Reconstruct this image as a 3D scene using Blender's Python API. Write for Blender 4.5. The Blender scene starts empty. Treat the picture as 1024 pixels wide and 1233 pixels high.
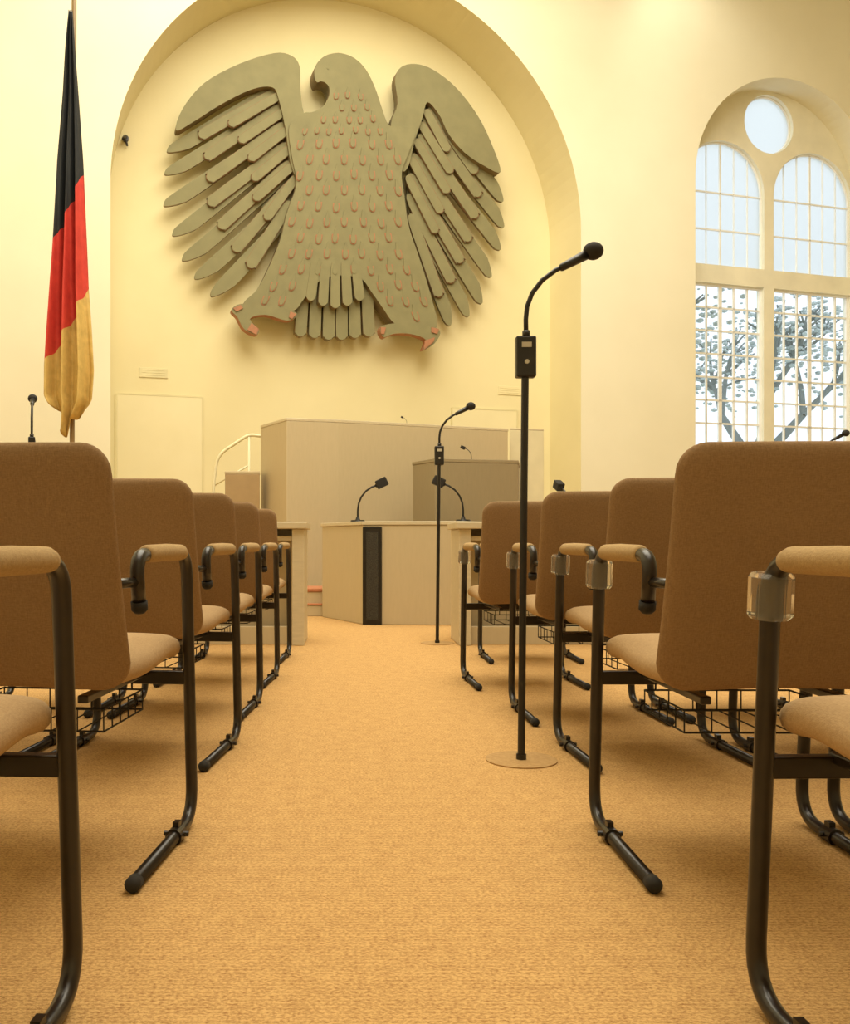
import bpy, bmesh, math, random
from mathutils import Vector, Matrix, Euler
random.seed(7)
scene = bpy.context.scene
try:
    scene.view_settings.view_transform = 'Standard'
    scene.view_settings.look = 'None'
except Exception:
    pass
COL = scene.collection
CH = 0.68
F = 1100.0
CX, CY = 420.0, 652.0
ALPHA = math.radians(16)
Y0 = 11.5
WM = Matrix.Translation((0, Y0, 0)) @ Matrix.Rotation(ALPHA, 4, 'Z')

# ------------------------------------------------------------ materials
def nt(m):
    m.use_nodes = True
    t = m.node_tree
    return t, t.nodes, t.links, t.nodes['Principled BSDF']

def pmat(name, c1, c2=None, rough=0.7, scale=20, bump=0.0, bscale=None, metallic=0.0, stretch=(1, 1, 1), coat=0.0, dist=0.01, detail=4, spec=None):
    m = bpy.data.materials.new(name)
    t, N, L, b = nt(m)
    b.inputs['Roughness'].default_value = rough
    b.inputs['Metallic'].default_value = metallic
    if spec is not None:
        b.inputs['Specular IOR Level'].default_value = spec
    if coat:
        b.inputs['Coat Weight'].default_value = coat
    tc = N.new('ShaderNodeTexCoord')
    mp = N.new('ShaderNodeMapping')
    mp.inputs['Scale'].default_value = stretch
    L.new(tc.outputs['Object'], mp.inputs['Vector'])
    n = N.new('ShaderNodeTexNoise')
    n.inputs['Scale'].default_value = scale
    n.inputs['Detail'].default_value = detail
    L.new(mp.outputs['Vector'], n.inputs['Vector'])
    r = N.new('ShaderNodeValToRGB')
    if c2 is None:
        c2 = tuple(x * 0.88 for x in c1)
    r.color_ramp.elements[0].position = 0.3
    r.color_ramp.elements[1].position = 0.7
    r.color_ramp.elements[0].color = (*c2, 1)
    r.color_ramp.elements[1].color = (*c1, 1)
    L.new(n.outputs['Fac'], r.inputs['Fac'])
    L.new(r.outputs['Color'], b.inputs['Base Color'])
    if bump:
        n2 = N.new('ShaderNodeTexNoise')
        n2.inputs['Scale'].default_value = bscale or scale
        n2.inputs['Detail'].default_value = 3
        L.new(mp.outputs['Vector'], n2.inputs['Vector'])
        bp = N.new('ShaderNodeBump')
        bp.inputs['Strength'].default_value = bump
        bp.inputs['Distance'].default_value = dist
        L.new(n2.outputs['Fac'], bp.inputs['Height'])
        L.new(bp.outputs['Normal'], b.inputs['Normal'])
    return m

def weave(name, c1, c2, pitch=480, spec=0.1):
    """woven wool: crossing warp and weft threads plus soft blotches"""
    m = bpy.data.materials.new(name)
    t, N, L, b = nt(m)
    b.inputs['Roughness'].default_value = 0.95
    b.inputs['Specular IOR Level'].default_value = spec
    tc = N.new('ShaderNodeTexCoord')
    hs = []
    for sc in ((pitch * .25, pitch, pitch), (pitch, pitch * .25, pitch * .25)):
        mp = N.new('ShaderNodeMapping'); mp.inputs['Scale'].default_value = sc
        L.new(tc.outputs['Object'], mp.inputs['Vector'])
        n = N.new('ShaderNodeTexNoise'); n.inputs['Scale'].default_value = 1.0; n.inputs['Detail'].default_value = 2
        L.new(mp.outputs['Vector'], n.inputs['Vector']); hs.append(n)
    ad = N.new('ShaderNodeMath'); ad.operation = 'ADD'
    L.new(hs[0].outputs['Fac'], ad.inputs[0]); L.new(hs[1].outputs['Fac'], ad.inputs[1])
    big = N.new('ShaderNodeTexNoise'); big.inputs['Scale'].default_value = 6; big.inputs['Detail'].default_value = 3
    L.new(tc.outputs['Object'], big.inputs['Vector'])
    ad2 = N.new('ShaderNodeMath'); ad2.operation = 'MULTIPLY_ADD'; ad2.inputs[1].default_value = .35
    L.new(big.outputs['Fac'], ad2.inputs[0]); L.new(ad.outputs[0], ad2.inputs[2])
    r = N.new('ShaderNodeValToRGB')
    r.color_ramp.elements[0].position = 0.0; r.color_ramp.elements[1].position = 1.0
    mr = N.new('ShaderNodeMapRange'); mr.inputs['From Min'].default_value = .85; mr.inputs['From Max'].default_value = 1.50
    L.new(ad2.outputs[0], mr.inputs['Value']); L.new(mr.outputs['Result'], r.inputs['Fac'])
    r.color_ramp.elements[0].color = (*c2, 1); r.color_ramp.elements[1].color = (*c1, 1)
    L.new(r.outputs['Color'], b.inputs['Base Color'])
    bp = N.new('ShaderNodeBump'); bp.inputs['Strength'].default_value = 0.35; bp.inputs['Distance'].default_value = 0.0015
    L.new(ad.outputs[0], bp.inputs['Height']); L.new(bp.outputs['Normal'], b.inputs['Normal'])
    return m

M_wall = pmat('plaster_cream', (0.83, 0.79, 0.60), (0.79, 0.75, 0.56), 0.9, 1.2, 0.15, 60, dist=0.004)
M_niche = pmat('plaster_niche', (0.80, 0.72, 0.435), (0.75, 0.67, 0.39), 0.9, 1.0, 0.15, 60, dist=0.004)
M_ceil = pmat('ceiling_paint', (0.86, 0.83, 0.72), None, 0.9, 1)
M_trimw = pmat('stone_window', (0.86, 0.83, 0.65), None, 0.8, 3, 0.1, 30)
M_white = pmat('white_paint', (0.92, 0.93, 0.89), None, 0.5, 5)
M_door = pmat('door_paint', (0.81, 0.735, 0.46), (0.78, 0.705, 0.43), 0.6, 3)
M_doortrim = pmat('door_trim_paint', (0.76, 0.68, 0.39), None, 0.6, 3)
M_rail = pmat('rail_paint', (0.85, 0.79, 0.52), None, 0.5, 3)
M_wood = pmat('limed_oak', (0.55, 0.455, 0.285), (0.525, 0.435, 0.27), 0.55, 9, 0.04, 40, stretch=(6, 6, 1))
M_woodtop = pmat('oak_edge', (0.64, 0.55, 0.37), None, 0.4, 9, stretch=(1, 6, 6))
M_wooddark = pmat('taupe_panel', (0.30, 0.24, 0.14), (0.28, 0.225, 0.13), 0.55, 9, stretch=(6, 6, 1))
M_brownbox = pmat('brown_veneer', (0.40, 0.28, 0.14), None, 0.5, 8)
M_creampanel = pmat('cream_panel', (0.76, 0.70, 0.47), None, 0.6, 4)
M_black = pmat('black_metal', (0.012, 0.010, 0.008), (0.006, 0.005, 0.004), 0.35, 10)
M_blackmat = pmat('black_rubber', (0.015, 0.013, 0.010), None, 0.8, 10)
M_grille = pmat('speaker_grille', (0.05, 0.045, 0.03), (0.012, 0.010, 0.006), 0.7, 160)
M_frame = pmat('bronze_black_tube', (0.017, 0.011, 0.007), (0.009, 0.006, 0.004), 0.33, 30, coat=0.12)
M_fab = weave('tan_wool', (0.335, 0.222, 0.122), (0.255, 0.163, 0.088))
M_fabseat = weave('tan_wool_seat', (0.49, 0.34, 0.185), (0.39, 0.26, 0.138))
M_fabarm = weave('arm_sleeve', (0.46, 0.325, 0.165), (0.36, 0.245, 0.12), 500)
M_eagle = pmat('eagle_olive', (0.240, 0.220, 0.105), (0.208, 0.190, 0.090), 0.75, 6, 0.1, 80, dist=0.003)
M_eagleside = pmat('eagle_edge', (0.27, 0.19, 0.09), (0.14, 0.12, 0.055), 0.75, 6)
M_red = pmat('eagle_red', (0.42, 0.18, 0.085), (0.34, 0.16, 0.08), 0.7, 20)
M_fblack = pmat('flag_black', (0.012, 0.014, 0.014), (0.008, 0.009, 0.01), 0.8, 15)
M_fred = pmat('flag_red', (0.60, 0.045, 0.025), (0.48, 0.03, 0.018), 0.75, 12)
M_fgold = pmat('flag_gold', (0.66, 0.45, 0.13), (0.50, 0.34, 0.09), 0.7, 14)
M_pole = pmat('pole_wood', (0.25, 0.16, 0.06), None, 0.4, 10)
M_redcarpet = pmat('red_carpet', (0.50, 0.20, 0.09), None, 0.95, 60)
M_plate = pmat('plate_cream', (0.76, 0.69, 0.40), None, 0.5, 5)
M_grey = pmat('grey_plastic', (0.55, 0.52, 0.42), None, 0.4, 5)
M_bark = pmat('bark', (0.26, 0.29, 0.28), None, 0.9, 10)
M_leaf = pmat('leaves', (0.62, 0.69, 0.68), (0.44, 0.51, 0.51), 0.9, 4)
M_grass = pmat('grass', (0.55, 0.6, 0.52), None, 0.95, 4)
M_disc = pmat('floor_socket_brass', (0.48, 0.30, 0.115), (0.38, 0.22, 0.08), 0.9, 90)

def carpet():
    m = bpy.data.materials.new('carpet_loop')
    t, N, L, b = nt(m)
    b.inputs['Roughness'].default_value = 0.95
    b.inputs['Specular IOR Level'].default_value = 0.1
    tc = N.new('ShaderNodeTexCoord')
    mp = N.new('ShaderNodeMapping'); mp.inputs['Scale'].default_value = (110, 170, 1)
    L.new(tc.outputs['Object'], mp.inputs['Vector'])
    n = N.new('ShaderNodeTexNoise'); n.inputs['Scale'].default_value = 1.3; n.inputs['Detail'].default_value = 3; n.inputs['Roughness'].default_value = 0.7
    L.new(mp.outputs['Vector'], n.inputs['Vector'])
    wv = N.new('ShaderNodeTexWave'); wv.wave_type = 'BANDS'; wv.bands_direction = 'Y'
    wv.inputs['Scale'].default_value = 26; wv.inputs['Distortion'].default_value = 1.2; wv.inputs['Detail'].default_value = 2; wv.inputs['Detail Scale'].default_value = 8
    L.new(tc.outputs['Object'], wv.inputs['Vector'])
    big = N.new('ShaderNodeTexNoise'); big.inputs['Scale'].default_value = 22; big.inputs['Detail'].default_value = 6; big.inputs['Roughness'].default_value = .8
    L.new(tc.outputs['Object'], big.inputs['Vector'])
    ad = N.new('ShaderNodeMath'); ad.operation = 'MULTIPLY_ADD'; ad.inputs[1].default_value = 0.07
    L.new(wv.outputs['Fac'], ad.inputs[0]); L.new(n.outputs['Fac'], ad.inputs[2])
    ad2 = N.new('ShaderNodeMath'); ad2.operation = 'MULTIPLY_ADD'; ad2.inputs[1].default_value = 0.35
    L.new(big.outputs['Fac'], ad2.inputs[0]); L.new(ad.outputs[0], ad2.inputs[2])
    r = N.new('ShaderNodeValToRGB')
    r.color_ramp.elements[0].position = 0.50; r.color_ramp.elements[0].color = (0.33, 0.165, 0.058, 1)
    r.color_ramp.elements[1].position = 0.82; r.color_ramp.elements[1].color = (0.70, 0.445, 0.180, 1)
    L.new(ad2.outputs[0], r.inputs['Fac'])
    L.new(r.outputs['Color'], b.inputs['Base Color'])
    bp = N.new('ShaderNodeBump'); bp.inputs['Strength'].default_value = 0.8; bp.inputs['Distance'].default_value = 0.005
    L.new(ad.outputs[0], bp.inputs['Height'])
    L.new(bp.outputs['Normal'], b.inputs['Normal'])
    return m
M_carpet = carpet()

def clearmat(name, kind):
    m = bpy.data.materials.new(name)
    m.use_nodes = True
    t = m.node_tree; N = t.nodes; L = t.links
    out = N['Material Output']
    if kind == 'acrylic':
        b = N['Principled BSDF']
        b.inputs['Base Color'].default_value = (0.97, 0.95, 0.86, 1)
        b.inputs['Transmission Weight'].default_value = 0.90
        b.inputs['Roughness'].default_value = 0.02
        b.inputs['IOR'].default_value = 1.33
        b.inputs['Specular IOR Level'].default_value = 1.0
        return m
    N.remove(N['Principled BSDF'])
    mix = N.new('ShaderNodeMixShader')
    if kind == 'glass':
        a = N.new('ShaderNodeBsdfTransparent'); a.inputs['Color'].default_value = (0.90, 0.95, 0.98, 1)
        g = N.new('ShaderNodeBsdfGlossy'); g.inputs['Roughness'].default_value = 0.05
        mix.inputs['Fac'].default_value = 0.05
    else:
        a = N.new('ShaderNodeBsdfTranslucent'); a.inputs['Color'].default_value = (0.84, 0.88, 0.90, 1)
        g = N.new('ShaderNodeBsdfTransparent')
        mix.inputs['Fac'].default_value = 0.10
    L.new(a.outputs[0], mix.inputs[1]); L.new(g.outputs[0], mix.inputs[2])
    L.new(mix.outputs[0], out.inputs['Surface'])
    return m
M_glass = clearmat('clear_pane', 'glass')
M_frost = clearmat('frosted_pane', 'frost')
M_acryl = clearmat('acrylic', 'acrylic')

# ------------------------------------------------------------ helpers
def mesh_obj(name, bm, mats, parent=None, smooth=False, mw=None, label=None, kind=None, cat=None, group=None, bevel=0, recalc=True, bseg=2):
    if recalc:
        bmesh.ops.recalc_face_normals(bm, faces=bm.faces[:])
    me = bpy.data.meshes.new(name)
    bm.to_mesh(me); bm.free()
    if not isinstance(mats, (list, tuple)):
        mats = [mats]
    for m in mats:
        me.materials.append(m)
    if smooth:
        for p in me.polygons:
            p.use_smooth = True
    ob = bpy.data.objects.new(name, me)
    COL.objects.link(ob)
    if parent is not None:
        ob.parent = parent
    if mw is not None:
        ob.matrix_world = mw
    tag(ob, label, kind, cat, group)
    if bevel:
        md = ob.modifiers.new('bevel', 'BEVEL'); md.width = bevel; md.segments = bseg; md.limit_method = 'ANGLE'
    return ob

def tag(ob, label=None, kind=None, cat=None, group=None):
    if label: ob['label'] = label
    if kind: ob['kind'] = kind
    if cat: ob['category'] = cat
    if group: ob['group'] = group

def empty(name, loc=(0, 0, 0), rot=0, label=None, cat=None, group=None, mw=None):
    e = bpy.data.objects.new(name, None)
    e.empty_display_size = 0.1
    COL.objects.link(e)
    if mw is not None:
        e.matrix_world = mw
    else:
        e.location = loc
        e.rotation_euler = (0, 0, rot)
    tag(e, label, None, cat, group)
    return e

def add_box(bm, c, s, rot=None):
    m = Matrix.Translation(c)
    if rot is not None: m = m @ rot
    m = m @ Matrix.Diagonal((s[0], s[1], s[2], 1))
    return bmesh.ops.create_cube(bm, size=1, matrix=m)['verts']

def add_cyl(bm, p0, p1, r, seg=12, r2=None):
    p0 = Vector(p0); p1 = Vector(p1); d = p1 - p0
    q = d.to_track_quat('Z', 'Y').to_matrix().to_4x4()
    bmesh.ops.create_cone(bm, cap_ends=True, segments=seg, radius1=r, radius2=r if r2 is None else r2, depth=d.length, matrix=Matrix.Translation((p0 + p1) / 2) @ q)

def fillet(pts, rad, n=6):
    pts = [Vector(p) for p in pts]
    out = [pts[0]]
    for i in range(1, len(pts) - 1):
        a, b, c = pts[i - 1], pts[i], pts[i + 1]
        r = rad[i] if isinstance(rad, (list, tuple)) else rad
        d1 = (a - b); d2 = (c - b)
        l = min(r, d1.length * 0.49, d2.length * 0.49)
        s = b + d1.normalized() * l; e = b + d2.normalized() * l
        for k in range(n + 1):
            t = k / n
            out.append(s * (1 - t) ** 2 + b * 2 * t * (1 - t) + e * t * t)
    out.append(pts[-1])
    return out

def add_tube(bm, pts, r, seg=12, cap=True):
    pts = [Vector(p) for p in pts]
    n = len(pts)
    rr = r if isinstance(r, (list, tuple)) else [r] * n
    tang = []
    for i in range(n):
        a = pts[max(0, i - 1)]; b = pts[min(n - 1, i + 1)]
        tang.append((b - a).normalized())
    ref = Vector((0, 0, 1)) if abs(tang[0].z) < 0.9 else Vector((1, 0, 0))
    u = tang[0].cross(ref).normalized()
    rings = []
    for i in range(n):
        u = (u - tang[i] * u.dot(tang[i])).normalized()
        v = tang[i].cross(u)
        rings.append([bm.verts.new(pts[i] + (u * math.cos(2 * math.pi * k / seg) + v * math.sin(2 * math.pi * k / seg)) * rr[i]) for k in range(seg)])
    for i in range(n - 1):
        for k in range(seg):
            bm.faces.new((rings[i][k], rings[i][(k + 1) % seg], rings[i + 1][(k + 1) % seg], rings[i + 1][k]))
    if cap:
        bm.faces.new(rings[0][::-1]); bm.faces.new(rings[-1])

def add_prism(bm, pts2, z0, z1):
    lo = [bm.verts.new((x, y, z0)) for x, y in pts2]
    hi = [bm.verts.new((x, y, z1)) for x, y in pts2]
    n = len(pts2)
    bm.faces.new(lo[::-1]); bm.faces.new(hi)
    for i in range(n):
        bm.faces.new((lo[i], lo[(i + 1) % n], hi[(i + 1) % n], hi[i]))

def wl(px, py, o=0.0):
    a = (px - CX) / F
    ta, ca, sa = math.tan(ALPHA), math.cos(ALPHA), math.sin(ALPHA)
    t = (Y0 + o / ca) / (1 - a * ta)
    s = (a * t + sa * o) / ca
    return s, CH + (CY - py) / F * t

# ------------------------------------------------------------ room shell
SL, SR, OB, ZC = -6.5, 10.0, -17.0, 9.2
def slab(name, c, s, mat):
    bm = bmesh.new(); add_box(bm, c, s)
    return mesh_obj(name, bm, mat, mw=WM, kind='structure')
bm = bmesh.new()
fl = [WM @ Vector(p) for p in ((SL - .2, OB - .2, 0), (SR + .2, OB - .2, 0), (SR + .2, 1.0, 0), (SL - .2, 1.0, 0))]
lo = [bm.verts.new((v.x, v.y, -0.1)) for v in fl]; hi = [bm.verts.new((v.x, v.y, 0)) for v in fl]
bm.faces.new(lo[::-1]); bm.faces.new(hi)
for i in range(4): bm.faces.new((lo[i], lo[(i + 1) % 4], hi[(i + 1) % 4], hi[i]))
mesh_obj('floor', bm, M_carpet, kind='structure', label='golden-tan looped pile carpet')
slab('ceiling', ((SL + SR) / 2, (OB + 1) / 2, ZC + .1), (SR - SL + .4, 1 - OB + .2, .2), M_ceil)
slab('wall_left', (SL - .1, (OB + 1) / 2, ZC / 2), (.2, 1 - OB, ZC), M_wall)
slab('wall_right', (SR + .1, (OB + 1) / 2, ZC / 2), (.2, 1 - OB, ZC), M_wall)
slab('wall_back', ((SL + SR) / 2, OB - .1, ZC / 2), (SR - SL, .2, ZC), M_wall)

nsl = wl(133, 400)[0]; nsr = wl(700, 400)[0]
nc, nR = (nsl + nsr) / 2, (nsr - nsl) / 2
nz = 4.9
ND = 0.87
arch = [(nsr, 0)] + [(nc + nR * math.cos(a), nz + nR * math.sin(a)) for a in [math.pi * k / 64 for k in range(65)]] + [(nsl, 0)]
wc, wR, wz, wsill = 6.69, 1.59, 5.85, 1.3
wout = [(wc + wR, wsill)] + [(wc + wR * math.cos(math.pi * k / 40), wz + wR * math.sin(math.pi * k / 40)) for k in range(41)] + [(wc - wR, wsill)]

def planar_fill(bm, loops, o):
    edges = []
    for lp in loops:
        vs = [bm.verts.new((s, o, z)) for s, z in lp]
        for i in range(len(vs)):
            edges.append(bm.edges.new((vs[i], vs[(i + 1) % len(vs)])))
    return bmesh.ops.triangle_fill(bm, use_beauty=True, use_dissolve=False, edges=edges)

def loop_strip(bm, lp, o0, o1, closed=True):
    a = [bm.verts.new((s, o0, z)) for s, z in lp]; b = [bm.verts.new((s, o1, z)) for s, z in lp]
    n = len(lp)
    for i in range(n if closed else n - 1):
        bm.faces.new((a[i], a[(i + 1) % n], b[(i + 1) % n], b[i]))

bm = bmesh.new()
outer = [(SL, 0), (SL, ZC), (SR, ZC), (SR, 0)] + arch
planar_fill(bm, [outer, wout], 0)
loop_strip(bm, wout, 0, 0.4)
mesh_obj('wall_front', bm, M_wall, mw=WM, kind='structure', recalc=False)
bm = bmesh.new()
loop_strip(bm, arch, 0, ND, closed=False)
mesh_obj('wall_niche_reveal', bm, M_niche, mw=WM, kind='structure', smooth=False)
bm = bmesh.new()
bm.faces.new([bm.verts.new((s, ND, z)) for s, z in arch])
mesh_obj('wall_niche', bm, M_niche, mw=WM, kind='structure', recalc=False)

def lancet(cx, hw, z0, zs):
    return [(cx + hw, z0)] + [(cx + hw * math.cos(math.pi * k / 24), zs + hw * math.sin(math.pi * k / 24)) for k in range(25)] + [(cx - hw, z0)]
hw = .725
cxs = (wc - .81, wc + .81)
holes = []
for c in cxs:
    holes.append(lancet(c, hw, 4.76, 5.88))
    holes.append([(c - hw + .01, wsill + .1), (c + hw - .01, wsill + .1), (c + hw - .01, 4.49), (c - hw + .01, 4.49)])
ocu = [(wc + .44 * math.cos(2 * math.pi * k / 40), 6.95 + .44 * math.sin(2 * math.pi * k / 40)) for k in range(40)]
holes.append(ocu)
bm = bmesh.new()
planar_fill(bm, [wout] + holes, 0.40)
planar_fill(bm, [wout] + holes, 0.55)
for h in holes: loop_strip(bm, h, .40, .55)
mesh_obj('trim_1', bm, M_trimw, mw=WM, kind='structure', recalc=False, label='cream stone tracery with two lancets and an oculus')
def win(name, lp, mglass, frame_w, bars, o=.48):
    bm = bmesh.new()
    n = len(lp)
    pts = [(s, o, z) for s, z in lp]
    for i in range(n):
        a = Vector(pts[i]); b = Vector(pts[(i + 1) % n])
        if (b - a).length > 1e-4: add_cyl(bm, a, b, frame_w, 6)
    for (p0, p1, w) in bars:
        a = Vector((p0[0], o, p0[1])); b = Vector((p1[0], o, p1[1]))
        if abs(a.x - b.x) < 1e-5: add_box(bm, (a + b) / 2, (w, .03, abs(a.z - b.z)))
        else: add_box(bm, (a + b) / 2, (abs(a.x - b.x), .03, w))
    f = mesh_obj(name, bm, M_white, mw=WM, kind='structure')
    bm = bmesh.new()
    bm.faces.new([bm.verts.new((s, o + .02, z)) for s, z in lp])
    mesh_obj('glass_pane', bm, mglass, parent=f)
    return f
wi = 1
for c in cxs:
    bars = [((c, 4.76), (c, 6.58), .022)]
    for z in (5.3, 5.85): bars.append(((c - hw, z), (c + hw, z), .02))
    for k in (1, 2, 4, 5):
        x = c - hw + 2 * hw * k / 6
        bars.append(((x, 4.76), (x, 5.88 + math.sqrt(hw * hw - (x - c) ** 2) - .01), .005))
    win('window_%d' % wi, lancet(c, hw, 4.76, 5.88), M_frost, .022, bars); wi += 1
    x0, x1, z0, z1 = c - hw + .01, c + hw - .01, wsill + .1, 4.49
    bars = []
    for k in range(1, 6):
        x = x0 + (x1 - x0) * k / 6
        bars.append(((x, z0), (x, z1), .055 if k == 3 else .024))
    for k in range(1, 9):
        z = z0 + (z1 - z0) * k / 9
        bars.append(((x0, z), (x1, z), .024))
    win('window_%d' % wi, [(x0, z0), (x1, z0), (x1, z1), (x0, z1)], M_glass, .035, bars); wi += 1
win('window_%d' % wi, ocu, M_frost, .022, [])

def door(name, x0, x1, ytop):
    s0, zt = wl(x0, ytop, ND); s1, _ = wl(x1, ytop, ND)
    bm = bmesh.new(); add_box(bm, ((s0 + s1) / 2, ND - .010, zt / 2), (s1 - s0, .016, zt))
    d = mesh_obj(name, bm, M_door, mw=WM, kind='structure', bevel=.003)
    bm = bmesh.new()
    w = .022
    add_box(bm, (s0 - w / 2, ND - .011, zt / 2), (w, .018, zt + w))
    add_box(bm, (s1 + w / 2, ND - .011, zt / 2), (w, .018, zt + w))
    add_box(bm, ((s0 + s1) / 2, ND - .011, zt + w / 2), (s1 - s0, .018, w))
    mesh_obj('door_frame', bm, M_doortrim, parent=d)
    bm = bmesh.new()
    add_cyl(bm, (s1 - .09, ND - .018, 1.05), (s1 - .09, ND - .09, 1.05), .012)
    add_cyl(bm, (s1 - .09, ND - .09, 1.05), (s1 - .20, ND - .09, 1.05), .010)
    mesh_obj('door_handle', bm, M_grey, parent=d)
door('door_1', 141, 243, 475)
door('door_2', 545, 622, 492)

def wallbox(name, x0, y0, x1, y1, o, th, mat, label, cat):
    s0, z0 = wl(x0, y1, o); s1, z1 = wl(x1, y0, o)
    bm = bmesh.new()
    add_box(bm, ((s0 + s1) / 2, o - th / 2, (z0 + z1) / 2), (s1 - s0, th, z1 - z0))
    for k in range(1, 4):
        z = z0 + (z1 - z0) * k / 4
        add_box(bm, ((s0 + s1) / 2, o - th - .001, z), ((s1 - s0) * .85, .004, .006))
    return mesh_obj(name, bm, mat, mw=WM, label=label, cat=cat, bevel=.003)
wallbox('wall_vent', 168, 444, 202, 454, ND, .010, M_plate, 'small cream slatted vent plate on the niche wall', 'vent')
wallbox('wall_vent', 600, 466, 628, 475, ND, .010, M_niche, 'faint yellow slatted vent plate on the niche wall', 'vent')
s, z = wl(151, 168, ND)
bm = bmesh.new()
add_cyl(bm, (s, ND, z), (s, ND - .05, z), .04, 10); add_cyl(bm, (s, ND - .05, z + .02), (s - .03, ND - .13, z - .05), .022, 8)
add_cyl(bm, (s, ND - .03, z), (s + .02, ND - .06, z - .10), .014, 8)
mesh_obj('wall_sensor', bm, M_black, mw=WM, label='tiny black spotlight bracket fixed on the niche wall', cat='sensor')  # small dark sensor fitting, not a lamp

# ------------------------------------------------------------ eagle
def catmull(pts, n=4):
    out = []
    N = len(pts)
    for i in range(N):
        p0, p1, p2, p3 = [Vector(pts[(i + k - 1) % N]) for k in range(4)]
        for j in range(n):
            t = j / n
            out.append(0.5 * ((2 * p1) + (-p0 + p2) * t + (2 * p0 - 5 * p1 + 4 * p2 - p3) * t * t + (-p0 + 3 * p1 - 3 * p2 + p3) * t ** 3))
    return [(v.x, v.y) for v in out]

s, z = wl(410, 240, .6)
EC = Vector((s, .6, z))
eag = empty('eagle_emblem', mw=WM @ Matrix.Translation(EC), label='large olive-grey metal eagle relief with spread wings on the niche wall', cat='wall sculpture')
def extr(bm, pts, of, ob_, mi=0, ms=1):
    lp = [wl(x, y, of) for x, y in pts]
    a = [bm.verts.new(Vector((s, of, z)) - EC) for s, z in lp]; b = [bm.verts.new(Vector((s, ob_, z)) - EC) for s, z in lp]
    n = len(lp)
    fs = [bm.faces.new(a), bm.faces.new(b[::-1])]
    fs[0].material_index = mi; fs[1].material_index = mi
    for i in range(n):
        f = bm.faces.new((a[i], b[i], b[(i + 1) % n], a[(i + 1) % n])); f.material_index = ms
def epart(name, pts, of, ob_, parent, mats=None, smooth_outline=True, label=None):
    bm = bmesh.new()
    p = catmull(pts, 4) if smooth_outline else pts
    extr(bm, p, of, ob_)
    return mesh_obj(name, bm, mats or [M_eagle, M_eagleside], parent=parent, label=label)
def feather(root, tip, w, pointed=0.6, side=1, curve=0.0):
    r = Vector(root); t = Vector(tip); d = t - r; L = d.length; d.normalize()
    p = Vector((-d.y, d.x)) * side
    k = w / L
    if pointed > .5:
        prof = [(0, .32), (.35, .46), (.7, .50), (1 - k * .75, .50), (1 - k * .22, .40), (1.0, .14), (1 - k * .5, -.16), (1 - k * 1.2, -.40), (1 - k * 1.9, -.50), (.45, -.48), (0, -.32)]
    else:
        prof = [(0, .38), (.4, .48), (1 - k * .55, .50), (1 - k * .28, .42), (1 - k * .06, .22), (1, 0), (1 - k * .06, -.22), (1 - k * .28, -.42), (1 - k * .55, -.50), (.4, -.48), (0, -.38)]
    pts = []
    for (u, v) in prof:
        bend = curve * math.sin(u * math.pi) * L
        q = r + d * (u * L) + p * (v * w + bend)
        pts.append((q.x, q.y))
    return pts

def rimmed(name, root, tip, w, pointed, side, of, ob_, parent):
    """feather plate with a thin reddish rim plate showing along its edge"""
    bm = bmesh.new()
    pts = catmull(feather(root, tip, w, pointed, side), 4)
    extr(bm, pts, of, ob_, 0, 1)
    r = Vector(root); t = Vector(tip); d = (t - r).normalized()
    t2 = t + d * 0.9
    pr = catmull(feather(root, (t2.x, t2.y + .4), w + 1.3, pointed, side), 4)
    extr(bm, pr, of + .014, ob_ - .004, 2, 2)
    return mesh_obj(name, bm, [M_eagle, M_eagleside, M_rim], parent=parent)
M_rim = pmat('feather_rim', (0.29, 0.155, 0.075), (0.20, 0.14, 0.065), 0.75, 5)

body_pts = [(366, 136), (376, 135), (387, 130), (394, 121), (397, 112), (396, 104), (391, 99), (386, 98), (382, 99), (379, 93), (379, 84), (382, 76), (389, 69), (398, 65), (411, 64), (427, 70), (441, 84), (452, 106), (460, 130), (468, 150), (480, 152), (500, 158),
            (492, 185), (484, 208), (487, 235), (492, 270), (503, 305), (516, 345), (527, 388), (520, 396), (498, 396), (476, 390), (462, 372), (448, 352), (436, 336), (420, 332), (404, 332), (390, 335), (378, 345), (366, 360), (354, 374), (330, 374), (302, 370), (294, 364), (310, 348), (324, 322), (338, 288), (346, 255), (357, 222), (352, 190), (348, 160), (352, 145)]
bodyo = epart('body', body_pts, .50, .74, eag)
lw = epart('wing', [(212, 157), (220, 131), (246, 100), (288, 77), (330, 64), (351, 67), (361, 80), (362, 108), (366, 136), (378, 160), (376, 195), (360, 216), (350, 195), (344, 155), (336, 120), (328, 105), (302, 108), (264, 127), (234, 146)], .53, .68, eag)
rw = epart('wing', [(471, 150), (479, 125), (476, 96), (483, 81), (500, 77), (522, 84), (550, 106), (576, 140), (593, 175), (603, 207), (584, 200), (560, 184), (541, 162), (529, 138), (515, 123), (509, 142), (500, 168), (492, 200), (484, 205), (478, 180)], .53, .68, eag)
epart('wing_backing', [(330, 106), (305, 118), (298, 170), (305, 222), (320, 258), (335, 270), (352, 250), (358, 215), (348, 150)], .69, .73, lw)
epart('wing_backing', [(515, 126), (530, 165), (538, 215), (532, 262), (518, 295), (505, 298), (490, 235), (500, 160)], .69, .73, rw)
Lp = [((318, 114), (203, 185), 17), ((325, 133), (200, 212), 16), ((332, 160), (199, 250), 17), ((336, 186), (210, 286), 17.5), ((338, 216), (222, 316), 17.5), ((338, 246), (237, 338), 18), ((336, 272), (257, 359), 19)]
for i, (r, t, w) in enumerate(Lp):
    epart('wing_feather', feather(r, t, w, 1, 1), .645 + .008 * (i % 2), .69, lw)
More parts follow.
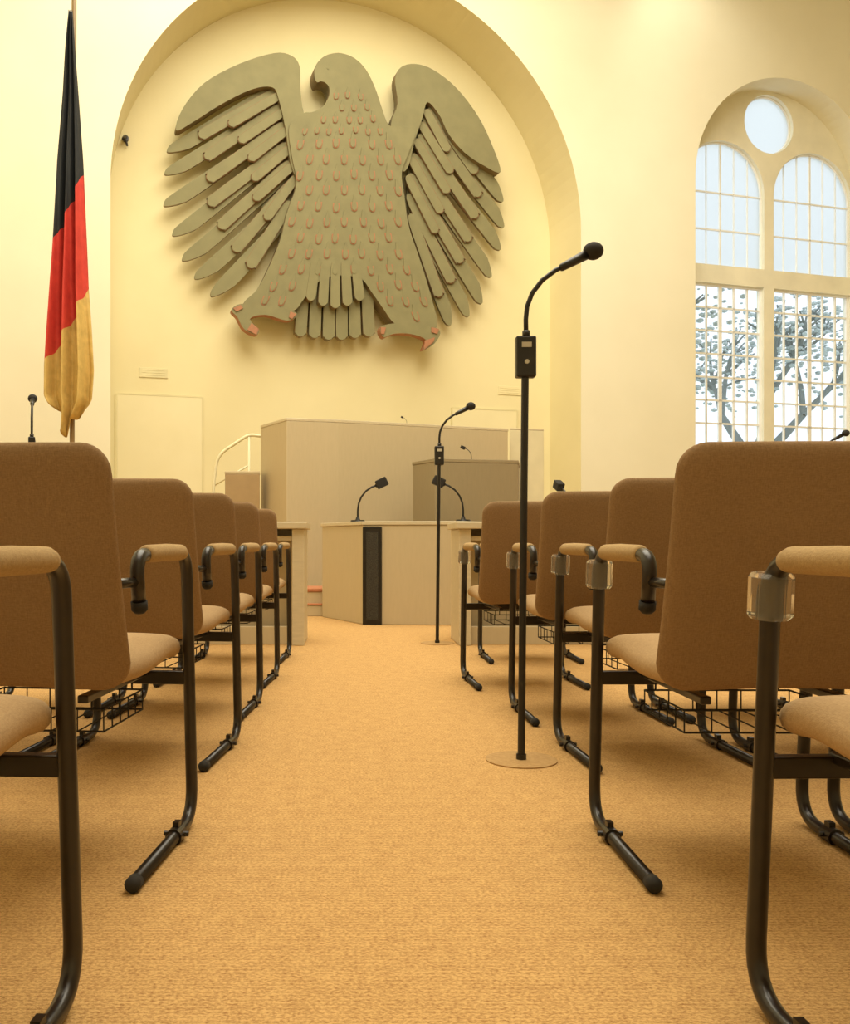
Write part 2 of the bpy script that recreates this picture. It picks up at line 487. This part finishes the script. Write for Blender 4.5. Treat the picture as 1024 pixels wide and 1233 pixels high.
Lm = [((334, 110), (240, 164), 13), ((336, 130), (247, 190), 13), ((340, 152), (250, 216), 14), ((344, 176), (251, 246), 14), ((348, 198), (264, 274), 14), ((350, 222), (282, 302), 14), ((348, 246), (300, 322), 14)]
for i, (r, t, w) in enumerate(Lm):
    rimmed('wing_feather', r, t, w, 0, -1, .605 + .008 * (i % 2), .65, lw)
Lt = [((338, 114), (276, 150), 11), ((342, 134), (288, 170), 11), ((346, 156), (300, 192), 11), ((350, 178), (304, 216), 11), ((354, 198), (306, 240), 11), ((356, 214), (320, 264), 11)]
for i, (r, t, w) in enumerate(Lt):
    rimmed('wing_feather', r, t, w, 0, -1, .565 + .008 * (i % 2), .61, lw)
Rp = [((526, 140), (608, 241), 15), ((518, 158), (609, 272), 15), ((510, 180), (605, 299), 15), ((502, 205), (594, 332), 15), ((500, 230), (583, 364), 15.5), ((500, 262), (567, 380), 15), ((503, 292), (545, 391), 15)]
for i, (r, t, w) in enumerate(Rp):
    epart('wing_feather', feather(r, t, w, 1, 1), .645 + .008 * (i % 2), .69, rw)
Rm = [((520, 132), (574, 208), 12), ((514, 146), (578, 236), 12), ((508, 166), (574, 262), 12), ((500, 190), (566, 290), 12), ((496, 214), (556, 316), 12), ((494, 238), (545, 340), 12), ((496, 262), (530, 357), 12)]
for i, (r, t, w) in enumerate(Rm):
    rimmed('wing_feather', r, t, w, 0, 1, .605 + .008 * (i % 2), .65, rw)
Rt = [((514, 134), (540, 182), 10), ((508, 150), (544, 208), 10), ((502, 170), (540, 232), 10), ((496, 192), (532, 256), 10), ((492, 214), (526, 280), 10)]
for i, (r, t, w) in enumerate(Rt):
    rimmed('wing_feather', r, t, w, 0, 1, .565 + .008 * (i % 2), .61, rw)
for i, x in enumerate((362, 379, 396, 412, 428, 445)):
    epart('tail_feather', feather((x * .88 + 49, 318), (x, 410 - abs(i - 2.5) * 2), 14, 0, 1), .60, .70, eag)
for i, x in enumerate((374, 389, 404, 419, 434)):
    epart('tail_feather', feather((x * .8 + 81, 316), (x, (362, 368, 371, 368, 362)[i]), 11.5, 0, 1), .49, .60, eag)
tl = epart('talon', [(279, 373), (290, 366), (318, 368), (352, 374), (357, 381), (345, 386), (320, 379), (301, 384), (312, 397), (308, 403), (294, 396), (286, 382)], .47, .60, eag, [M_eagle, M_red])
tr = epart('talon', [(459, 393), (482, 389), (510, 391), (530, 398), (524, 413), (510, 421), (513, 409), (494, 402), (474, 402), (462, 406)], .47, .60, eag, [M_eagle, M_red])
for pts, par in (([(281, 371), (290, 367), (293, 371), (285, 375)], tl), ([(303, 389), (312, 396), (309, 403), (298, 397)], tl), ([(350, 375), (357, 378), (352, 384), (348, 382)], tl),
                 ([(512, 410), (524, 406), (522, 412), (511, 421)], tr), ([(459, 394), (465, 394), (463, 402), (459, 402)], tr), ([(520, 394), (529, 396), (527, 402), (520, 400)], tr)):
    bm = bmesh.new()
    extr(bm, pts, .455, .475, 0, 0)
    mesh_obj('claw', bm, M_red, parent=par, label='reddish claw tip')
def inside(p, poly):
    x, y = p; c = False; n = len(poly)
    for i in range(n):
        x1, y1 = poly[i]; x2, y2 = poly[(i + 1) % n]
        if (y1 > y) != (y2 > y) and x < (x2 - x1) * (y - y1) / (y2 - y1) + x1: c = not c
    return c
bm = bmesh.new()
rnd = random.Random(5)
row = 0
y = 112
while y < 392:
    big = y > 165
    step = 21 if big else 15
    x = 300 + (step / 2 if row % 2 else 0)
    hh = 10 if big else 7
    hx = 3.1 if big else 2.4
    while x < 540:
        xx = x + rnd.uniform(-1.2, 1.2); yy = y + rnd.uniform(-1.5, 1.5)
        if all(inside((xx + dx, yy + dy), body_pts) for dx, dy in ((-7, 0), (7, 0), (0, -9), (0, 11), (-5, 10), (5, 10))):
            lean = (xx - 418) * .03
            sh = lambda px, py: (px + lean * (py - yy) * .12, py)
            drop = [sh(*q) for q in [(xx, yy - hh), (xx + hx * .5, yy - hh * .3), (xx + hx, yy + hh * .35), (xx + hx * .8, yy + hh * .8), (xx, yy + hh), (xx - hx * .8, yy + hh * .8), (xx - hx, yy + hh * .35), (xx - hx * .5, yy - hh * .3)]]
            rim = [sh(*q) for q in [(xx - hx * 1.28, yy - hh * .05), (xx + hx * 1.28, yy - hh * .05), (xx + hx * 1.3, yy + hh * .5), (xx + hx * 1.0, yy + hh * .95), (xx, yy + hh * 1.13), (xx - hx * 1.0, yy + hh * .95), (xx - hx * 1.3, yy + hh * .5)]]
            extr(bm, drop, .484, .50, 0, 0)
            extr(bm, rim, .4925, .50, 1, 1)
        x += step
    y += 19 if big else 14
    row += 1
mesh_obj('plumage', bm, [M_eagle, M_red], parent=bodyo, label='rows of drop-shaped feathers with reddish edges')
bm = bmesh.new()
s, z = wl(395, 82, .5); add_cyl(bm, Vector((s, .495, z)) - EC, Vector((s, .5, z)) - EC, .015, 12)
mesh_obj('eye', bm, M_eagle, parent=eag)
for (x, y) in ((410, 120), (410, 300), (310, 150), (530, 170)):
    bm = bmesh.new()
    s, z = wl(x, y, .75); add_box(bm, Vector((s, .795, z)) - EC, (.08, .14, .08))
    add_box(bm, Vector((s, .859, z)) - EC, (.14, .012, .14))
    mesh_obj('wall_bracket', bm, M_black, parent=eag)

# ------------------------------------------------------------ chairs
def pillow(bm, path, W, T, corner0, corner1, nu=20, nv=26, bow=0.0):
    P = fillet([(0, p[0], p[1]) for p in path], 0.12, 6)
    Ls = [0]
    for i in range(1, len(P)): Ls.append(Ls[-1] + (P[i] - P[i - 1]).length)
    tot = Ls[-1]
    def at(d):
        for i in range(1, len(P)):
            if Ls[i] >= d or i == len(P) - 1:
                k = (d - Ls[i - 1]) / max(1e-6, Ls[i] - Ls[i - 1])
                return P[i - 1].lerp(P[i], k), (P[i] - P[i - 1]).normalized()
    top = []; bot = []
    for j in range(nv + 1):
        v = 0.5 - 0.5 * math.cos(math.pi * j / nv)
        d = v * tot
        p, tg = at(d)
        nrm = Vector((0, -tg.z, tg.y))
        w = W
        if d < corner0: w = W - corner0 + math.sqrt(max(0, corner0 ** 2 - (corner0 - d) ** 2))
        dd = tot - d
        if dd < corner1: w = W - corner1 + math.sqrt(max(0, corner1 ** 2 - (corner1 - dd) ** 2))
        ev = min(1, math.sqrt(max(0, 1 - (abs(2 * v - 1)) ** 14)))
        ra = []; rb = []
        for i in range(nu + 1):
            uu = math.sin((i / nu * 2 - 1) * math.pi / 2)
            eu = math.sqrt(max(0, 1 - abs(uu) ** 14))
            th = T / 2 * eu * ev
            off = bow * (1 - uu * uu)
            ra.append(bm.verts.new(p + Vector((uu * w, 0, 0)) + nrm * (th - off)))
            rb.append(bm.verts.new(p + Vector((uu * w, 0, 0)) + nrm * (-th - off)))
        top.append(ra); bot.append(rb)
    for j in range(nv):
        for i in range(nu):
            bm.faces.new((top[j][i], top[j][i + 1], top[j + 1][i + 1], top[j + 1][i]))
            bm.faces.new((bot[j][i], bot[j + 1][i], bot[j + 1][i + 1], bot[j][i + 1]))
    bmesh.ops.remove_doubles(bm, verts=bm.verts[:], dist=0.0006)

LX = 0.25; LY = 0.22
def side_frame_pts(x):
    return fillet([(x, -.22, .016), (x, LY, .016), (x, LY - .055, .653), (x, -.205, .653), (x, -.185, .555)], [0, .085, .06, .055, 0], 7)

def build_chair():
    e = empty('conference_chair')
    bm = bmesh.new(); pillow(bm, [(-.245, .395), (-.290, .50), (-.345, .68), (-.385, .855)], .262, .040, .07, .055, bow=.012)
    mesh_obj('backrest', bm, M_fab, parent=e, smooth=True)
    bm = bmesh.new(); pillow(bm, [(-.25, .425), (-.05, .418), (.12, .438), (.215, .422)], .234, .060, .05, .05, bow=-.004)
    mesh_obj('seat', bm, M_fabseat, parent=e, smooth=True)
    for sx in (-1, 1):
        bm = bmesh.new(); add_tube(bm, side_frame_pts(sx * LX), .0142, 14)
        mesh_obj('side_frame', bm, M_frame, parent=e, smooth=True)
        bm = bmesh.new()
        pts = [(sx * LX, .125, .653), (sx * LX, .11, .655), (sx * LX, 0, .656), (sx * LX, -.135, .655), (sx * LX, -.15, .653)]
        add_tube(bm, pts, [.0155, .0182, .0190, .0182, .0155], 16)
        mesh_obj('armrest', bm, M_fabarm, parent=e, smooth=True)
        bm = bmesh.new()
        add_cyl(bm, (sx * LX, .10, .016), (sx * LX, .055, .016), .019, 14)
        add_box(bm, (sx * LX, .085, .038), (.014, .022, .014))
        add_cyl(bm, (sx * (LX - .028), .08, .018), (sx * (LX + .028), .08, .018), .006, 8)
        mesh_obj('frame_clamp', bm, M_frame, parent=e)
        bm = bmesh.new()
        add_tube(bm, [(sx * LX, -.205, .016), (sx * LX, -.228, .016), (sx * LX, -.238, .016)], [.016, .016, .010], 14)
        mesh_obj('foot_cap', bm, M_blackmat, parent=e, smooth=True)
        bm = bmesh.new()
        add_tube(bm, [(sx * LX, -.186, .562), (sx * LX, -.182, .545), (sx * LX, -.181, .538)], [.0165, .0165, .010], 14)
        mesh_obj('tube_cap', bm, M_blackmat, parent=e, smooth=True)
        bm = bmesh.new()
        add_tube(bm, [(sx * LX, -.192, .60), (sx * (LX - .01), -.23, .60), (sx * (LX - .015), -.295, .60)], .010, 8)
        mesh_obj('back_bracket', bm, M_frame, parent=e, smooth=True)
    bm = bmesh.new()
    add_box(bm, (0, LY - .026, .355), (2 * LX, .022, .032))
    add_box(bm, (-.14, 0.0, .368), (.022, .40, .016)); add_box(bm, (.14, 0.0, .368), (.022, .40, .016))
    mesh_obj('crossbar', bm, M_frame, parent=e, bevel=.003)
    bm = bmesh.new()
    bx, y0, y1, zt, zb = .165, -.15, .10, .340, .295
    r = .0017
    for z in (zt, zb):
        q = [(-bx, y0, z), (bx, y0, z), (bx, y1, z), (-bx, y1, z), (-bx, y0, z)]
        for i in range(4): add_cyl(bm, q[i], q[i + 1], r * 1.3, 6)
    for k in range(7):
        x = -bx + 2 * bx * k / 6
        for yy in (y0, y1): add_cyl(bm, (x, yy, zb), (x, yy, zt), r, 5)
        add_cyl(bm, (x, y0, zb), (x, y1, zb), r, 5)
    for k in range(1, 5):
        yy = y0 + (y1 - y0) * k / 5
        for x in (-bx, bx): add_cyl(bm, (x, yy, zb), (x, yy, zt), r, 5)
    for x in (-.14, .14):
        for yy in (y0, y1): add_cyl(bm, (x, yy, zt), (x, yy, .362), r * 1.3, 6)
    mesh_obj('wire_basket', bm, M_blackmat, parent=e)
    return e

def acrylic(parent):
    bm = bmesh.new()
    R1 = .0325
    p = [(R1 * math.cos(math.pi / 8 + k * math.pi / 4), R1 * math.sin(math.pi / 8 + k * math.pi / 4)) for k in range(8)]
    add_prism(bm, p, -.033, .033)
    # bore for the tube so the block reads as solid clear plastic around it
    o = mesh_obj('acrylic_block', bm, M_acryl, parent=parent, bevel=.006, bseg=1, label='clear faceted plastic block')
    o.location = (-LX, LY - .050, .603)
    o.rotation_euler = (.086, 0, 0)
    return o

def copy_thing(root, **tags):
    n = root.copy(); COL.objects.link(n)
    def rec(src, dst):
        for c in src.children:
            k = c.copy(); COL.objects.link(k); k.parent = dst
            k.matrix_parent_inverse = c.matrix_parent_inverse.copy()
            rec(c, k)
    rec(root, n)
    return n

proto = build_chair()
protoR = copy_thing(proto); acrylic(protoR)
def place(ob, legx, legd, rot, side):
    v = Matrix.Rotation(rot, 3, 'Z') @ Vector((side * LX, LY, 0))
    ob.location = (legx - v.x, legd - v.y, 0)
    ob.rotation_euler = (0, 0, rot)
lab_l = 'tan upholstered conference chair with black tubular frame, beside the aisle'
lab_r = 'tan upholstered chair with clear block on armrest, beside the aisle'
lab_b = 'tan upholstered conference chair with black tubular frame, second from aisle'
Ls_ = [(-.406, 1.353, -.06), (-.378, 2.21, -.09), (-.380, 3.14, -.11), (-.377, 3.90, -.08), (-.363, 4.66, -.08), (-.356, 5.50, -.07)]
first = True
for x, d, r in Ls_:
    c = proto if first else copy_thing(proto)
    first = False
    place(c, x, d, r, 1); tag(c, lab_l, None, 'chair', 'conference chairs')
for x, d, r in [(-.98, 3.20, -.10), (-.97, 3.96, -.08)]:
    c = copy_thing(proto); place(c, x, d, r, 1); tag(c, lab_b, None, 'chair', 'conference chairs')
for x, d, r in [(1.17, 2.21, .0), (1.30, 3.10, .04), (1.27, 3.85, 0.02)]:
    c = copy_thing(proto); place(c, x, d, r, -1); tag(c, lab_b, None, 'chair', 'conference chairs')
first = True
for x, d, r in [(.597, 1.345, .03), (.593, 2.21, -.005), (.710, 3.12, .04), (.677, 3.80, .02), (.575, 4.60, .04), (.79, 5.50, .0)]:
    c = protoR if first else copy_thing(protoR)
    first = False
    place(c, x, d, r, -1); tag(c, lab_r, None, 'chair', 'conference chairs')

# ------------------------------------------------------------ mic stands
def build_stand():
    e = empty('microphone_stand')
    bm = bmesh.new()
    add_cyl(bm, (0, 0, 0), (0, 0, .004), .11, 40)
    mesh_obj('base', bm, M_disc, parent=e, label='flat round tan floor plate')
    bm = bmesh.new()
    add_cyl(bm, (0, 0, .004), (0, 0, .02), .016, 16)
    add_cyl(bm, (0, 0, .02), (.012, 0, 1.20), .0115, 16)
    mesh_obj('pole', bm, M_black, parent=e, smooth=False)
    bm = bmesh.new()
    add_box(bm, (.013, 0, 1.253), (.062, .04, .128))
    mesh_obj('switch_box', bm, M_black, parent=e, bevel=.006)
    bm = bmesh.new()
    add_box(bm, (.013, -.0215, 1.288), (.030, .003, .016))
    add_cyl(bm, (.013, -.020, 1.235), (.013, -.027, 1.235), .007, 12)
    mesh_obj('switch_button', bm, M_grey, parent=e)
    bm = bmesh.new()
    P = [(.015, 0, 1.316), (.014, 0, 1.37), (.018, 0, 1.41), (.034, 0, 1.452), (.065, 0, 1.492), (.105, 0, 1.522), (.140, 0, 1.541)]
    add_tube(bm, P, .0075, 12)
    add_cyl(bm, (.015, 0, 1.315), (.015, 0, 1.335), .012, 12)
    mesh_obj('gooseneck', bm, M_black, parent=e, smooth=True)
    bm = bmesh.new()
    add_tube(bm, [(.120, 0, 1.528), (.126, 0, 1.532), (.205, 0, 1.573)], [.009, .012, .016], 14)
    mesh_obj('microphone_body', bm, M_black, parent=e, smooth=True)
    bm = bmesh.new()
    bmesh.ops.create_uvsphere(bm, u_segments=20, v_segments=12, radius=.029, matrix=Matrix.Translation((.224, 0, 1.583)) @ Matrix.Diagonal((1.1, 1, .95, 1)))
    mesh_obj('foam_windscreen', bm, M_blackmat, parent=e, smooth=True)
    return e
st = build_stand(); st.location = (.537, 2.84, 0)
tag(st, 'black floor microphone stand with curved gooseneck and switch box on carpet', None, 'microphone stand', 'floor microphones')
for x, d, r, l in [(.592, 6.10, 0.0, 'black gooseneck floor microphone stand near the front desks'), (-1.93, 5.56, 1.88, 'black gooseneck floor microphone stand beyond the chairs by the flag'), (3.92, 7.6, 0.05, 'black gooseneck floor microphone stand near the tall window')]:
    c = copy_thing(st); c.location = (x, d, 0); c.rotation_euler = (0, 0, r); tag(c, l, None, 'microphone stand', 'floor microphones')

# ------------------------------------------------------------ front furniture
def prism_thing(name, poly, z0, z1, mat, label, cat, topmat=None, over=.02, tth=.035):
    e = empty(name, (sum(p[0] for p in poly) / len(poly), sum(p[1] for p in poly) / len(poly), 0), label=label, cat=cat)
    cx, cy = e.location.x, e.location.y
    loc = [(p[0] - cx, p[1] - cy) for p in poly]
    bm = bmesh.new(); add_prism(bm, loc, z0, z1 - (tth if topmat else 0))
    mesh_obj('body', bm, mat, parent=e, bevel=.006)
    if topmat:
        bm = bmesh.new(); sc = 1 + over
        add_prism(bm, [(p[0] * sc, p[1] * sc) for p in loc], z1 - tth, z1)
        mesh_obj('top', bm, topmat, parent=e, bevel=.004)
    return e, loc
def gp(px, d): return ((px - CX) / F * d, d)
p = [gp(314, 9.60), gp(345, 9.0), gp(408, 9.14), gp(612, 9.87)]
back = [(p[3][0] - .25, p[3][1] + .72), (p[0][0] + .1, 10.05)]
prism_thing('presidium_desk', [p[0], p[1], p[2], p[3]] + back, 0, 1.90, M_wood, 'tall faceted light-oak presidium desk in front of the niche', 'desk', M_woodtop, .003, .03)
prism_thing('side_cabinet', [gp(614, 10.05), gp(655, 10.15), gp(653, 10.6), gp(614, 10.5)], 0, 1.93, M_creampanel, 'cream painted upright cabinet beside the presidium desk', 'cabinet', M_woodtop, .003, .02)
prism_thing('lectern', [gp(497, 8.75), gp(524, 8.36), gp(624, 8.55), gp(626, 9.05), gp(500, 8.95)], 0, 1.44, M_wooddark, 'dark taupe faceted speaker lectern in front of the presidium desk', 'lectern', M_wooddark, .01, .03)
sd, sl = prism_thing('stenographer_desk', [gp(388, 8.25), gp(437, 7.48), gp(556, 7.38), gp(600, 7.75), gp(590, 8.05), gp(440, 8.1)], 0, .845, M_wood, 'faceted light-oak stenographers desk with black speaker grille', 'desk', M_woodtop, .02, .03)
bm = bmesh.new()
a = Vector((*gp(437, 7.475), 0)); b = Vector((*gp(460, 7.455), 0))
dirv = (b - a).normalized(); ang = math.atan2(dirv.y, dirv.x)
mid = (a + b) / 2 - sd.location
add_box(bm, (mid.x, mid.y, .40), ((b - a).length, .03, .80), Matrix.Rotation(ang, 4, 'Z'))
mesh_obj('speaker_frame', bm, M_black, parent=sd, bevel=.004)
bm = bmesh.new()
add_box(bm, (mid.x, mid.y - .016, .40), ((b - a).length * .62, .012, .72), Matrix.Rotation(ang, 4, 'Z'))
mesh_obj('speaker_grille', bm, M_grille, parent=sd)
def front_desk(x0, x1, d0, label, inner):
    e = empty('front_row_desk', ((x0 + x1) / 2, d0 + .25, 0), label=label, cat='desk')
    w = x1 - x0
    bm = bmesh.new(); add_box(bm, (0, 0, .785), (w + .04, .54, .045))
    mesh_obj('top', bm, M_woodtop, parent=e, bevel=.006)
    for sx in (-1, 1):
        bm = bmesh.new(); add_box(bm, (sx * (w / 2 - .04), 0, .381), (.08, .48, .762))
        mesh_obj('side_panel', bm, M_woodtop if sx == inner else M_wood, parent=e, bevel=.005)
    bm = bmesh.new(); add_box(bm, (0, .0, .40), (w - .16, .03, .724))
    mesh_obj('modesty_panel', bm, M_wood, parent=e, bevel=.004)
    bm = bmesh.new(); add_box(bm, (0, -.16, .06), (w - .16, .04, .12)); add_box(bm, (0, -.12, .70), (w - .16, .20, .03))
    mesh_obj('shelf', bm, M_wood, parent=e, bevel=.004)
front_desk(-1.7, -.29, 5.95, 'light-oak front-row desk with thick top beside the aisle', 1)
front_desk(.72, 2.1, 5.95, 'light-oak front-row desk with thick top behind the chairs', -1)

e = empty('carpeted_steps', (-.30, 8.55, 0), label='small two-step platform with red-brown carpet by the desk', cat='steps')
bm = bmesh.new(); add_box(bm, (-.02, .05, .11), (.36, .5, .22)); add_box(bm, (-.02, -.17, .05), (.36, .14, .10))
mesh_obj('step_body', bm, M_wood, parent=e, bevel=.006)
bm = bmesh.new(); add_box(bm, (-.02, .05, .235), (.37, .52, .03)); add_box(bm, (-.02, -.175, .108), (.37, .15, .016))
mesh_obj('step_carpet', bm, M_redcarpet, parent=e, bevel=.006)
prism_thing('side_pedestal', [gp(271, 9.35), gp(313, 9.35), gp(313, 9.55), gp(273, 9.55)], 0, 1.40, M_brownbox, 'brown veneered pedestal beside the presidium desk', 'pedestal', M_wood, .02, .03)
bm = bmesh.new()
def hp(px, py, d): return Vector(((px - CX) / F * d, d, CH + (CY - py) / F * d))
D = 10.0
x57 = hp(257, 720, D).x
add_tube(bm, fillet([Vector((x57, D, 0)), hp(257, 584, D), hp(262, 548, D), hp(300, 523, D), hp(314, 525, D)], .12, 5), .018, 10)
add_tube(bm, [Vector((hp(300, 600, D).x, D, 0)), hp(300, 524, D)], .013, 8)
add_tube(bm, [hp(259, 584, D), hp(300, 560, D)], .010, 8)
mesh_obj('handrail', bm, M_rail, label='cream painted tubular stair handrail near the niche door', cat='handrail', smooth=True)

def build_deskmic():
    e = empty('desk_microphone')
    bm = bmesh.new()
    add_cyl(bm, (0, 0, 0), (0, 0, .018), .065, 24, .058); add_cyl(bm, (0, 0, .018), (0, 0, .045), .022, 16, .012)
    mesh_obj('base', bm, M_black, parent=e)
    bm = bmesh.new()
    P = [(0, 0, .04), (0, 0, .10), (.008, 0, .16), (.03, 0, .215), (.07, 0, .265), (.12, 0, .30), (.165, 0, .315)]
    add_tube(bm, P, .0085, 10)
    mesh_obj('gooseneck', bm, M_black, parent=e, smooth=True)
    bm = bmesh.new()
    add_box(bm, (.205, 0, .335), (.10, .07, .075), Matrix.Rotation(-.45, 4, 'Y'))
    add_cyl(bm, (.15, 0, .308), (.175, 0, .318), .016, 12)
    mesh_obj('microphone_head', bm, M_blackmat, parent=e, bevel=.012)
    return e
dm = build_deskmic(); dm.location = (*gp(431, 7.80), .845)
tag(dm, 'black gooseneck desk microphone on the stenographers desk', None, 'microphone', 'desk microphones')
def dmc(x, y, z, r, label, sc=1):
    c = copy_thing(dm); c.location = (x, y, z); c.rotation_euler = (0, 0, r); c.scale = (sc,) * 3
    tag(c, label, None, 'microphone', 'desk microphones')
dmc(*gp(558, 7.62), .845, math.pi, 'black gooseneck desk microphone on the stenographers desk')
dmc(*gp(686, 6.2), .8075, 1.8, 'black desk microphone on the front-row desk', .78)
dmc(*gp(568, 8.72), 1.44, 2.7, 'small desk microphone on the speaker lectern', .42)
dmc(*gp(490, 9.55), 1.90, 3.0, 'small desk microphone on the presidium desk', .24)

# ------------------------------------------------------------ flag
fd = 8.9
def fx(px, d=fd): return (px - CX) / F * d
def fz(py, d=fd): return CH + (CY - py) / F * d
fe = empty('flag_stand', (fx(86), fd, 0), label='black, red and gold flag hanging from a tall wooden pole', cat='flag')
bm = bmesh.new()
add_cyl(bm, (0, 0, .0), (0, 0, .04), .22, 32); add_cyl(bm, (0, 0, .04), (0, 0, .14), .06, 20, .03)
mesh_obj('base', bm, M_pole, parent=fe)
bm = bmesh.new(); add_cyl(bm, (0, 0, .1), (fx(89.5) - fx(86), 0, 6.25), .024, 14)
mesh_obj('pole', bm, M_pole, parent=fe)
bm = bmesh.new(); add_cyl(bm, (fx(89.5) - fx(86), 0, 6.25), (fx(89.5) - fx(86), 0, 6.45), .035, 12, .004)
mesh_obj('finial', bm, M_pole, parent=fe)
Lb = [(22, 87), (60, 83), (120, 79), (200, 71), (305, 66), (380, 61), (445, 57), (480, 57), (500, 68), (530, 78)]
Rb = [(22, 92), (60, 94), (120, 98), (200, 103), (230, 104), (350, 109), (400, 113), (450, 116), (485, 114), (505, 100), (530, 84)]
def interp(tab, y):
    if y <= tab[0][0]: return tab[0][1]
    for i in range(1, len(tab)):
        if y <= tab[i][0]:
            a, b = tab[i - 1], tab[i]
            k = (y - a[0]) / (b[0] - a[0])
            return a[1] + (b[1] - a[1]) * k
    return tab[-1][1]
bm = bmesh.new()
NU = 48; bands = [24, 20, 20]
grid = []
for i in range(NU + 1):
    u = i / NU
    y0 = 22; b1 = 305 + (214 - 305) * u; b2 = 447 + (350 - 447) * u
    bt = 470 + 55 * math.sin(min(1, u * 1.6) * math.pi / 2) - max(0, u - .55) * 75 + 5 * math.sin(u * 16)
    ks = [y0, b1, b2, bt]
    colv = []
    for b in range(3):
        for j in range(bands[b] + (1 if b == 2 else 0)):
            y = ks[b] + (ks[b + 1] - ks[b]) * j / bands[b]
            l = interp(Lb, y); r = interp(Rb, y)
            amp = .02 + .06 * min(1, (y - 22) / 380)
            x = fx(l + (r - l) * u)
            dy = amp * math.sin(u * 19 + y * .006) + amp * .4 * math.sin(u * 37 + 1)
            colv.append(bm.verts.new((x - fx(86), -.12 + dy, fz(y))))
    grid.append(colv)
for i in range(NU):
    for j in range(len(grid[0]) - 1):
        f = bm.faces.new((grid[i][j], grid[i + 1][j], grid[i + 1][j + 1], grid[i][j + 1]))
        f.material_index = 0 if j < bands[0] else (1 if j < bands[0] + bands[1] else 2)
fo = mesh_obj('flag_cloth', bm, [M_fblack, M_fred, M_fgold], parent=fe, smooth=True, label='hanging cloth with black, red and gold bands')
sm = fo.modifiers.new('sol', 'SOLIDIFY'); sm.thickness = .004

# ------------------------------------------------------------ outside
bm = bmesh.new(); add_box(bm, (8, 20, -.35), (60, 36, .1))
mesh_obj('ground', bm, M_grass, mw=WM, kind='structure')
def tree(sx, o, h, seed, r0=.16):
    rnd = random.Random(seed)
    bm = bmesh.new()
    bml = bmesh.new()
    def br(p, d, L, r, lev):
        q = p + d * L
        mid = (p + q) / 2 + Vector((rnd.uniform(-.1, .1), rnd.uniform(-.1, .1), 0)) * L * .4
        add_tube(bm, [p, mid, q], [r, r * .85, r * .65], 6)
        if lev >= 2:
            for k in range(9):
                c = q + Vector((rnd.uniform(-.8, .8), rnd.uniform(-.8, .8), rnd.uniform(-1.0, .3)))
                bmesh.ops.create_icosphere(bml, subdivisions=1, radius=rnd.uniform(.03, .10), matrix=Matrix.Translation(c) @ Matrix.Diagonal((1, 1, .6, 1)))
        if lev < 4:
            for k in range(3):
                nd = (d + Vector((rnd.uniform(-.9, .9), rnd.uniform(-.9, .9), rnd.uniform(-.3, .5)))).normalized()
                br(q, nd, L * .66, r * .6, lev + 1)
    e = empty('garden_tree', mw=WM @ Matrix.Translation((sx, o, -.3)), label='pale leafy tree standing outside the window', cat='tree')
    br(Vector((0, 0, 0)), Vector((0, 0, 1)), h, r0, 0)
    mesh_obj('trunk', bm, M_bark, parent=e)
    mesh_obj('foliage', bml, M_leaf, parent=e)
tree(7.8, 5.0, 2.5, 3, .22)
tree(14.8, 10.5, 3.0, 12, .24)

# ------------------------------------------------------------ world, lights
w = bpy.data.worlds.new('world'); scene.world = w; w.use_nodes = True
bg = w.node_tree.nodes['Background']
bg.inputs['Color'].default_value = (0.90, 0.95, 1.0, 1); bg.inputs['Strength'].default_value = 1.35

def area(name, loc, target, size, power, col, sy=None):
    l = bpy.data.lights.new(name, 'AREA'); l.energy = power; l.color = col; l.size = size
    if sy: l.shape = 'RECTANGLE'; l.size_y = sy
    o = bpy.data.objects.new(name, l); COL.objects.link(o)
    o.location = loc
    o.rotation_euler = (Vector(target) - Vector(loc)).to_track_quat('-Z', 'Y').to_euler()
    return o
warm = (1.0, .935, .77)
area('ceiling_light', (.5, 7.0, 9.0), (.5, 7.5, 0), 7, 800, warm)
area('ceiling_light', (1.0, 1.5, 9.0), (1, 1.5, 0), 6, 320, (1, .90, .72))
area('stage_light', (1.2, 3.0, 8.2), (.8, 12, 3.0), 5.5, 230, (1, .94, .76))
def spot(loc, target, power, ang, col, blend=.9):
    l = bpy.data.lights.new('spot_light', 'SPOT'); l.energy = power; l.spot_size = math.radians(ang); l.spot_blend = blend; l.color = col; l.shadow_soft_size = .3
    o = bpy.data.objects.new('spot_light', l); COL.objects.link(o); o.location = loc
    o.rotation_euler = (Vector(target) - Vector(loc)).to_track_quat('-Z', 'Y').to_euler()
spot((4.6, 11.4, 8.9), (4.8, 12.9, 7.4), 75, 90, (1, .96, .84))
spot((-2.5, 6.0, 8.6), (-3.6, 10.4, 2.0), 120, 62, (.92, 1, .97))  # added cool fill, stands in for window light on wall left of arch
spot((3.8, 7.5, 8.6), (5.0, 12.8, 3.0), 290, 66, (1, .99, .92))

# ------------------------------------------------------------ camera
cam = bpy.data.cameras.new('camera'); co = bpy.data.objects.new('camera', cam); COL.objects.link(co)
cam.sensor_fit = 'HORIZONTAL'; cam.sensor_width = 36; cam.lens = F / 1024 * 36
cam.shift_x = (512 - CX) / 1024; cam.shift_y = (CY - 616.5) / 1024
cam.clip_start = .02; cam.clip_end = 200
co.location = (0, 0, CH); co.rotation_euler = (math.pi / 2, 0, 0)
scene.camera = co
